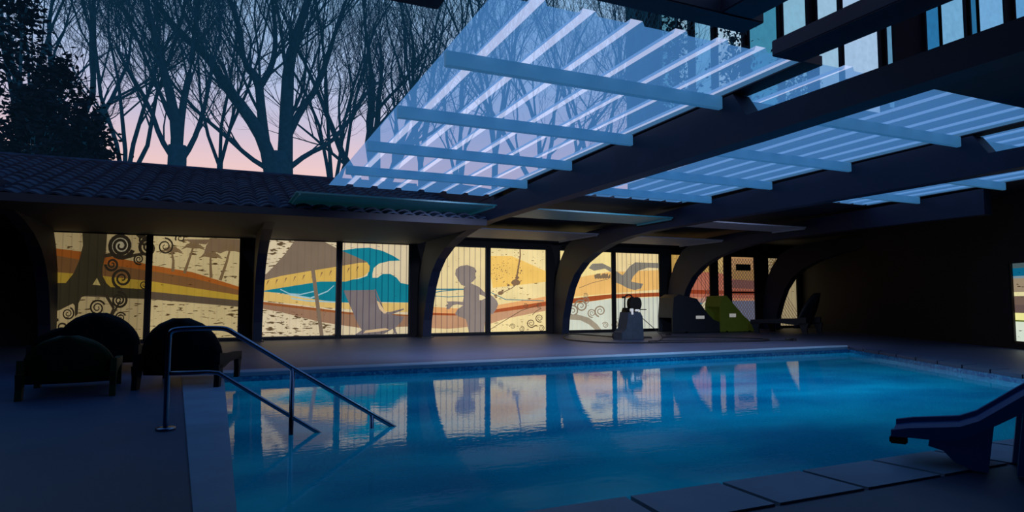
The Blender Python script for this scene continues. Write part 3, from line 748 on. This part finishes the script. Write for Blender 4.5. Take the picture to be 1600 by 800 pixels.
# leafy branches mirrored at the upper right, built as real trees
def leafy(loc, H, R, n, seed, label, leafsz):
    rnd = random.Random(seed); root = empty('leafy_tree', loc, label, 'tree', 'reflected small leafy trees built as real ones at the upper right')
    bm = B(); bl = B()
    tube(bm, [(0, 0, 0), (.1, 0, H*.45), (0, 0, H*.9)], .12, 6, r_end=.03)
    for k in range(n):
        z_ = H*rnd.uniform(.35, .9); a = rnd.uniform(0, 2*pi); L = R*rnd.uniform(.5, 1.1)*(1.2-z_/H)
        d = Vector((cos(a), sin(a), rnd.uniform(.5, 1.3))).normalized()
        p0 = Vector((0, 0, z_)); pts = [p0, p0+d*L*.5+Vector((0, 0, .1)), p0+d*L]
        tube(bm, pts, .035, 3, caps=False, r_end=.012)
        for j in range(26):
            t = rnd.uniform(.3, 1.05); p = p0+d*L*t+Vector((rnd.gauss(0, .22), rnd.gauss(0, .22), rnd.gauss(0, .22)))
            e = Vector((rnd.gauss(0, 1), rnd.gauss(0, 1), rnd.gauss(0, 1))).normalized(); u = e.cross(Vector((rnd.gauss(0, 1), .3, rnd.gauss(0, 1)))).normalized(); s = leafsz*rnd.uniform(.6, 1.2)
            poly(bl, [p-e*s, p+u*s*.6, p+e*s, p-u*s*.6])
    build('branches', bm, M['bark'], root); build('leaves', bl, M['needle'], root)
leafy((gx(1150, 20), 20, 0), 13.2, 2.8, 70, 5, 'small leafed tree against the pale windows left of the broad beam', .11)
leafy((gx(1245, 21), 21, 0), 13.6, 2.6, 80, 6, 'small leafed tree showing in the gap right of the broad beam', .11)
leafy((gx(1060, 23), 23, 0), 14.6, 2.6, 60, 8, 'small leafed tree above the cross beam near the skylight', .12)
leafy((gx(1330, 22), 22, 0), 12.9, 2.0, 46, 9, 'sparse leafy tree at the right end of the roof gap', .11)

# ------------------------------------------------------------------ building mirrored at the upper right, built as real behind the hall
FY = 40.0
fx0 = gx(1028, FY)
bd = empty('reflected_building', (0, FY, 0), 'dark building with tall pale blue curtained windows, a reflection built as real beyond the roof gaps', 'building')
bm = B(); box(bm, fx0, gx(1597, FY)+35, 0, 4, 0, 44); build('wall', bm, M['facade'], bd)
def pane(p0, p1, y0, y1, rgb, k, nm='window_pane'):
    a = atY(p0, y1, FY); b = atY(p1, y1, FY); zt_ = atY((p0+p1)/2, y0, FY).z
    bm = B(); n = max(2, int((b.x-a.x)/.8)); prev = None
    zb_ = atY(p0, y1, FY).z
    for i in range(n*2+1):
        x = a.x+(b.x-a.x)*i/(n*2); y = -.12+(.05 if i % 2 else -.05)
        c = (bm.verts.new((x, y, zb_)), bm.verts.new((x, y, zt_)))
        if prev: f = bm.faces.new([prev[0], c[0], c[1], prev[1]])
        prev = c
    build(nm, bm, F(rgb, 0, 0, k), bd)
def wframe(p0, p1, y0, y1):
    a = atY(p0, y1, FY); b = atY(p1, y1, FY); zt_ = atY(p0, y0, FY).z
    bm = B()
    for x in (a.x, b.x): box(bm, x-.12, x+.12, -.35, 0, a.z, zt_)
    box(bm, a.x, b.x, -.3, 0, a.z-.15, a.z+.1)
    build('window_frame', bm, M['facade'], bd)
for p0, p1, y0, y1, c_ in ((1030, 1056, -40, 170, (90, 150, 175)), (1056, 1076, -40, 170, (150, 190, 215)), (1082, 1112, -40, 170, (110, 165, 200)), (1118, 1160, -40, 170, (165, 198, 222)), (1168, 1216, -40, 170, (60, 130, 160)), (1222, 1262, -40, 170, (130, 178, 205)), (1276, 1312, -40, 170, (150, 188, 215)), (1316, 1374, -40, 170, (160, 190, 222)), (1384, 1397, -40, 170, (90, 140, 175)),
                           (1446, 1470, -60, 140, (40, 110, 160)), (1470, 1509, -60, 140, (110, 165, 205)), (1517, 1530, -60, 140, (40, 105, 150)), (1530, 1572, -60, 140, (110, 165, 210)), (1588, 1640, -60, 140, (90, 150, 200))):
    pane(p0, p1, y0, y1, c_, 1.0); wframe(p0, p1, y0, y1)

# ------------------------------------------------------------------ pool handrail
rl = empty('pool_handrail', (-.35, 6.04, 0), 'stainless steel stepped handrail going down into the pool', 'handrail')
def R_(px, py): v = atY(px, py, 6.04); return v-Vector((-.35, 6.04, 0))
up = [R_(258, 671)]; up[0].z = 0
p_top = smooth_path([Vector((0, 0, 0)), Vector((0, 0, .4)), Vector((0, 0, .74)), Vector((.01, 0, .80)), Vector((.06, 0, .815)), Vector((.12, 0, .82)), Vector((.36, 0, .82)), Vector((.44, 0, .81)), Vector((.5, 0, .77))], 2)
d = (R_(603, 660)-R_(457, 575)).normalized(); e2 = R_(603, 660)+d*.35
bm = B(); tube(bm, p_top+[R_(457, 575), R_(603, 660), e2], .021, 10); build('top_rail', bm, M['steel'], rl, smooth=True)
e3 = R_(487, 670); e3 = e3+(e3-R_(335, 583)).normalized()*.3
bm = B(); tube(bm, [Vector((0, 0, .455)), Vector((.30, 0, .452)), R_(335, 583)+Vector((.03, 0, 0)), R_(487, 670), e3], .018, 10); build('lower_rail', bm, M['steel'], rl, smooth=True)
for px, py in ((457, 575), (581, 647)):
    v = R_(px, py); bm = B(); tube(bm, [v, Vector((v.x, 0, -.95))], .021, 10); build('post', bm, M['steel'], rl, smooth=True)
bm = B(); tube(bm, [(0, 0, 0), (0, 0, .02)], .075, 16); build('floor_flange', bm, M['steel'], rl, smooth=True)

# ------------------------------------------------------------------ loungers
def mlounger(loc, rz, mat, label, group, back=62, s=1.0, L=1.15, H=.86, wd=.72):
    """moulded lounger, origin under the backrest hinge; the seat runs along +Y, backrest rises at the -Y end"""
    root = empty('sun_lounger', loc, label, 'sun lounger', group, rz); root.scale = (s, s, s)
    m = M[mat]; hw = wd/2
    # backrest : rounded arch panel, dished, leaning back to -Y
    bm = B(); nW, nH = 12, 10; th = .05; a = radians(back)
    def bp(u, v, off):
        h = v*H*(1.0)
        wv = hw*(1.0-.12*v if v < .25 else .97*sqrt(max(0.0, 1-((v-.25)/.75)**2.1)) )*(1+.06*sin(pi*v))
        x = u*max(wv, .02); dish = .09*(u*u)
        y = -h*cos(a)+dish*sin(a)+off*sin(a); z_ = .14+h*sin(a)
        return Vector((x, y, z_))
    g = {}
    for sd, off in ((0, 0), (1, -th)):
        for i in range(nW+1):
            for j in range(nH+1): g[sd, i, j] = bm.verts.new(bp(-1+2*i/nW, j/nH*.985, off))
    for sd in (0, 1):
        for i in range(nW):
            for j in range(nH): bm.faces.new([g[sd, i, j], g[sd, i+1, j], g[sd, i+1, j+1], g[sd, i, j+1]])
    for i in range(nW):
        bm.faces.new([g[0, i, 0], g[1, i, 0], g[1, i+1, 0], g[0, i+1, 0]]); bm.faces.new([g[0, i, nH], g[0, i+1, nH], g[1, i+1, nH], g[1, i, nH]])
    for j in range(nH):
        bm.faces.new([g[0, 0, j], g[0, 0, j+1], g[1, 0, j+1], g[1, 0, j]]); bm.faces.new([g[0, nW, j], g[1, nW, j], g[1, nW, j+1], g[0, nW, j+1]])
    build('backrest', bm, m, root, smooth=True)
    bm = B()
    n = 9
    for k in range(n):
        y = .02+L*k/n; box(bm, -hw+.05, hw-.05, y, y+L/n-.02, .29+.03*sin(k/n*pi*2), .315+.03*sin(k/n*pi*2), .004)
    build('seat', bm, m, root)
    for sx in (-1, 1):
        bm = B()
        x0 = sx*hw-.03 if sx > 0 else sx*hw-.03
        up_ = [(x0, -.25, .42), (x0, 0, .40), (x0, .35, .37), (x0, .8, .36), (x0, L, .34)]
        lo_ = [(x0, -.25, .24), (x0, 0, .22), (x0, .35, .26), (x0, .8, .26), (x0, L, .22)]
        strip_solid(bm, up_, lo_, (.06, 0, 0)); build('side_rail', bm, m, root)
        for y in (-.2, L-.15):
            bm = B(); strip_solid(bm, [(x0, y-.08, 0), (x0, y-.06, .12), (x0, y-.10, .28)], [(x0, y+.04, 0), (x0, y+.08, .12), (x0, y+.14, .28)], (.06, 0, 0)); build('leg', bm, m, root)
    return root
GL = 'sun loungers parked at the left of the pool'
a0 = atZ(102, 622); mlounger((a0.x, a0.y+.2, 0), radians(4), 'olive', 'dark olive plastic sun lounger nearest the camera at the left', GL, 58, 1.0, 1.15, .64, .84)
a0 = atZ(150, 585); mlounger((a0.x, a0.y+.2, 0), radians(-6), 'blackplastic', 'black round-backed sun lounger behind the olive one', GL, 74, 1.0, 1.1, .78, 1.05)
a0 = atZ(82, 590); mlounger((a0.x, a0.y+.9, 0), radians(8), 'blackplastic', 'low black sun lounger at the far left behind the olive one', GL, 62, 1.0, 1.1, .60, .9)
a0 = atZ(283, 606); mlounger((a0.x, a0.y+.15, 0), radians(-12), 'blackplastic', 'black round-backed sun lounger beside the handrail', GL, 74, 1.0, 1.15, .74, .90)

# wedge-shaped loungers by the far wall, seen side on
def wedge(loc, pts, depth, mat, label, slot=None, legs=()):
    root = empty('sun_lounger', loc, label, 'sun lounger', 'sun loungers by the far wall')
    # solid side panels, a glowing plate marks the hand slot
    def side(y):
        bm = B()
        (sx0, sx1, sz0, sz1) = slot
        # split outline at slot: build as columns
        xs_ = sorted(set([p[0] for p in pts]+[sx0, sx1]))
        def top(x):
            for (xa, za), (xb, zb__) in zip(pts, pts[1:]):
                if xa <= x <= xb: return za+(zb__-za)*(x-xa)/(xb-xa) if xb > xa else za
            return pts[-1][1]
        for xa, xb in zip(xs_, xs_[1:]):
            ta, tb = top(xa), top(xb)
            prism(bm, [(xa, y, 0.02), (xb, y, 0.02), (xb, y, tb), (xa, y, ta)], (0, .05, 0))
        build('side_panel', bm, M[mat], root)
    side(0); side(depth-.05)
    bm = B(); box(bm, slot[0], slot[1], -.012, .01, slot[2], slot[3], .005); build('slot_glow_plate', bm, M['white'], root)  # glowing plate put in place of the bright see-through slot
    bm = B()
    strip_solid(bm, [(x, .05, z_) for x, z_ in pts], [(x, .05, z_-.05) for x, z_ in pts], (0, depth-.1, 0)); build('reclining_surface', bm, M[mat], root)
    for x in legs:
        bm = B(); box(bm, x, x+.12, 0, depth, 0, .06, .01); build('foot', bm, M['blackplastic'], root)
    return root
b0 = atZ(1033, 524); 
wedge((13.35, 16.85, 0), [(0, .55), (.06, 1.15), (.28, 1.26), (1.0, 1.12), (1.45, .62), (1.7, .42), (2.15, .28), (2.3, .05)], .75, 'charcoal', 'black high-backed sun lounger side on beside the pressure washer', (.95, 1.30, .46, .56), (.5, 1.9))
wedge((15.3, 16.8, 0), [(0, .9), (.08, 1.2), (.28, 1.22), (.6, .92), (1.0, .55), (1.35, .3), (1.6, .05)], .75, 'green', 'lime green plastic sun lounger side on by the mesh door', (.38, .66, .50, .62), (.2, 1.2))
# grey haze of a reflection, built as a round-backed lounger
mlounger((17.3, 15.2, 0), radians(20), 'charcoal', 'grey reflection haze built as a round-backed sun lounger near the right end wall', 'sun loungers by the far wall', 66, 1.25, 1.2, 1.0, .95)

# blue moulded lounger at lower right
BA = atZ(1500, 738, 0); vd = ray(1500, 738); vd.z = 0; vd.normalize(); px_ = Vector((vd.y, -vd.x, 0))
bl = empty('pool_lounger', (BA.x, BA.y, 0), 'bright blue moulded plastic lounger at the edge of the pool, lower right', 'sun lounger', rz=math.atan2(px_.y, px_.x))
def Q(px, py):
    d = ray(px, py); t = (BA-CAM).dot(vd)/d.dot(vd); v = CAM+d*t; return ((v-BA).dot(px_), v.z)
dep = .5
top_ = [Q(1392, 672), Q(1420, 669), Q(1460, 668), Q(1500, 667), Q(1530, 658), Q(1560, 641), Q(1600, 618), Q(1650, 592), Q(1690, 575)]
bot_ = [Q(1392, 682), Q(1420, 684), Q(1460, 688), Q(1500, 688), Q(1530, 676), Q(1560, 664), Q(1600, 645), Q(1650, 618), Q(1690, 592)]
bm = B(); strip_solid(bm, [(x, 0, z_) for x, z_ in top_], [(x, 0, z_) for x, z_ in bot_], (0, .045, 0)); build('side_edge', bm, M['blueplastic'], bl)
bm = B(); strip_solid(bm, [(x, dep-.045, z_) for x, z_ in top_], [(x, dep-.045, z_) for x, z_ in bot_], (0, .045, 0)); build('side_edge', bm, M['blueplastic'], bl)
bm = B(); strip_solid(bm, [(x, .045, z_-.03) for x, z_ in top_], [(x, .045, z_) for x, z_ in bot_], (0, dep-.09, 0)); build('reclining_surface', bm, M['blueplastic'], bl)
for y in (0.03, dep-.09):
    lt = [Q(1452, 687), Q(1475, 688), Q(1500, 688), Q(1530, 676), Q(1554, 664)]
    lb_ = [Q(1450, 698), Q(1474, 706), Q(1490, 722), Q(1520, 737), Q(1545, 740)]
    lb_ = [(a, max(b_, .012)) for a, b_ in lb_]; lb_[-1] = (lb_[-1][0], .012); lb_[-2] = (lb_[-2][0], .012)
    bm = B(); strip_solid(bm, [(x, y, z_) for x, z_ in lt], [(x, y, z_) for x, z_ in lb_], (0, .06, 0)); build('leg', bm, M['blueplastic'], bl)
    lt = [Q(1600, 645), Q(1625, 631), Q(1650, 618)]; lb_ = [Q(1590, 738), Q(1625, 738), Q(1660, 738)]; lb_ = [(a, .012) for a, b_ in lb_]
    bm = B(); strip_solid(bm, [(x, y, z_) for x, z_ in lt], [(x, y, z_) for x, z_ in lb_], (0, .06, 0)); build('leg', bm, M['blueplastic'], bl)
qa = Q(1392, 684); bm = B(); box(bm, qa[0]-.01, qa[0]+.09, .0, .08, qa[1]-.035, qa[1]+.01, .008); build('end_cap', bm, M['blackplastic'], bl)

# ------------------------------------------------------------------ pressure washer
pw = empty('pressure_washer', (10.3, 14.8, 0), 'dark pressure washer on a slate housing with hose reel and handle on the far deck', 'pressure washer')
bm = B()
prism(bm, [(-.42, -.2, .0), (.30, -.2, 0), (.27, -.2, .62), (.20, -.2, .74), (-.20, -.2, .74), (-.26, -.2, .3), (-.32, -.2, .24), (-.42, -.2, .2)], (0, .42, 0), bev=.012); build('housing', bm, M['slate'], pw)
bm = B()
prism(bm, [(-.20, -.1, .74), (.20, -.1, .74), (.16, -.1, .86), (-.16, -.1, .86)], (0, .25, 0), bev=.01); build('motor_cover', bm, M['blackplastic'], pw)
def disc(bm, cx, cz, r, y0, y1, n=20): prism(bm, [(cx+cos(2*pi*k/n)*r, y0, cz+sin(2*pi*k/n)*r*1.5) for k in range(n)], (0, y1-y0, 0))
bm = B(); disc(bm, -.02, .98, .115, -.18, -.08); disc(bm, .16, .97, .12, -.14, -.02); disc(bm, .08, .97, .11, -.08, .12); build('hose_reel', bm, M['blackplastic'], pw)
bm = B(); tube(bm, smooth_path([(-.18, 0, .8), (-.18, 0, 1.1), (-.14, 0, 1.2), (0, 0, 1.22), (.08, 0, 1.15), (.08, 0, 1.0)]), .02, 8); box(bm, -.26, -.18, -.03, .03, 1.12, 1.17, .008); build('handle', bm, M['blackplastic'], pw)
bm = B(); tube(bm, [(.1, -.1, .82), (.42, -.12, .81)], .014, 6); box(bm, .28, .44, -.14, -.08, .80, .825, .004); build('spray_wand', bm, M['blackplastic'], pw)
bm = B(); box(bm, -.15, -.04, -.22, -.18, .76, .84, .01); box(bm, -.11, -.05, -.22, -.18, .68, .76, .006); build('label_plate', bm, M['white'], pw)
bm = B(); box(bm, .05, .18, -.18, -.13, .76, .82, .01); build('hose_coupling', bm, M['white'], pw)
for x in (-.34, .24):
    bm = B(); n = 16; prism(bm, [(x+cos(2*pi*k/n)*.09, .22, .09+sin(2*pi*k/n)*.09) for k in range(n)], (0, .05, 0)); build('wheel', bm, M['rubber'], pw)
def hose(name, pxs, r, label, cat='hose', extra=None):
    pts = []
    for q in pxs:
        if len(q) == 2: v = atZ(q[0], q[1], r+.002)
        else: v = Vector(q)
        pts.append(v)
    bm = B(); tube(bm, smooth_path(pts, 2), r, 6); o = build(name, bm, M['rubber'], smooth=True); tag(o, label, cat); return o
hose('water_hose', [(968, 527), (930, 524), (890, 521), (879, 525), (884, 530), (905, 533), (960, 536), (1100, 534), (1190, 533), (1206, 531), (1190, 529), (1120, 527), (1050, 526), (1035, 527)], .016, 'black water hose looping from the pressure washer along the deck')
hose('power_cable', [(10.52, 14.72, .66), (10.9, 14.55, .3), (11.1, 14.4, .05), (1032, 531), (1022, 535), (1008, 533), (1040, 532), (1140, 531), (1240, 532)], .010, 'thin dark cable running from the pressure washer towards the right wall', 'cable')
for (px, py, w_, nm, lb) in ((1044, 524, .16, 'spray_nozzle', 'small dark spray nozzle lying right of the pressure washer'), (1236, 532, .36, 'spray_gun', 'long dark spray lance end lying at the right end of the hose'), (1012, 529, .26, 'spray_gun', 'dark spray gun lying at the foot of the pressure washer')):
    v = atZ(px, py, 0); bm = B(); tube(bm, [(-w_/2, 0, .035), (w_*.2, 0, .035), (w_/2, 0, .03)], .03, 8, r_end=.018); tube(bm, [(w_*.1, 0, .03), (w_*.25, -.1, .02)], .018, 6)
    o = build(nm, bm, M['rubber'], loc=v, smooth=True); tag(o, lb, 'hose fitting')

# ------------------------------------------------------------------ lights
def area(name, loc, tgt, size, energy, col, sy=None):
    l = bpy.data.lights.new(name, 'AREA'); l.energy = energy; l.color = col; l.size = size
    if sy: l.shape = 'RECTANGLE'; l.size_y = sy
    o = bpy.data.objects.new(name, l); COL.objects.link(o); o.location = loc
    o.rotation_euler = (Vector(tgt)-Vector(loc)).to_track_quat('-Z', 'Y').to_euler(); return o
def spot(name, loc, tgt, energy, col, ang, rad=.06):
    l = bpy.data.lights.new(name, 'SPOT'); l.energy = energy; l.color = col; l.spot_size = radians(ang); l.spot_blend = 1.0; l.shadow_soft_size = rad
    o = bpy.data.objects.new(name, l); COL.objects.link(o); o.location = loc
    o.rotation_euler = (Vector(tgt)-Vector(loc)).to_track_quat('-Z', 'Y').to_euler(); return o
spot('deck_fill', (4.3, 10.7, 2.9), (4.2, 13.6, 0), 560, (.62, .70, 1), 125)  # unseen fill lamps added to lift the far deck
spot('deck_fill', (7.7, 10.6, 2.9), (7.8, 13.2, 0), 520, (.62, .74, 1), 150)
spot('deck_fill', (12.0, 10.6, 2.9), (11.6, 13.2, 0), 280, (.62, .74, 1), 150)
spot('pool_fill', (4.4, 6.4, 3.1), (4.4, 6.6, 0), 300, (.3, .75, 1), 105)  # added fill light over the water, no fixture hangs there
spot('pool_fill', (7.6, 6.6, 3.0), (7.8, 6.8, 0), 560, (.3, .8, 1), 125)
# ------------------------------------------------------------------ camera
cd = bpy.data.cameras.new('camera'); cam = bpy.data.objects.new('camera', cd); COL.objects.link(cam)
cd.sensor_width = 36; cd.lens = 36*FPX/1600; cd.clip_end = 500; cd.clip_start = .05
cam.location = CAM
cam.matrix_world = Matrix.Translation(CAM) @ Matrix((RT, UP, -FW)).transposed().to_4x4()
S.camera = cam
S.view_settings.view_transform = 'Standard'; S.view_settings.look = 'None'
S.view_settings.exposure = 0; S.view_settings.gamma = 1
S.cycles.max_bounces = 6; S.cycles.transparent_max_bounces = 16; S.cycles.diffuse_bounces = 3
S.cycles.use_denoising = True
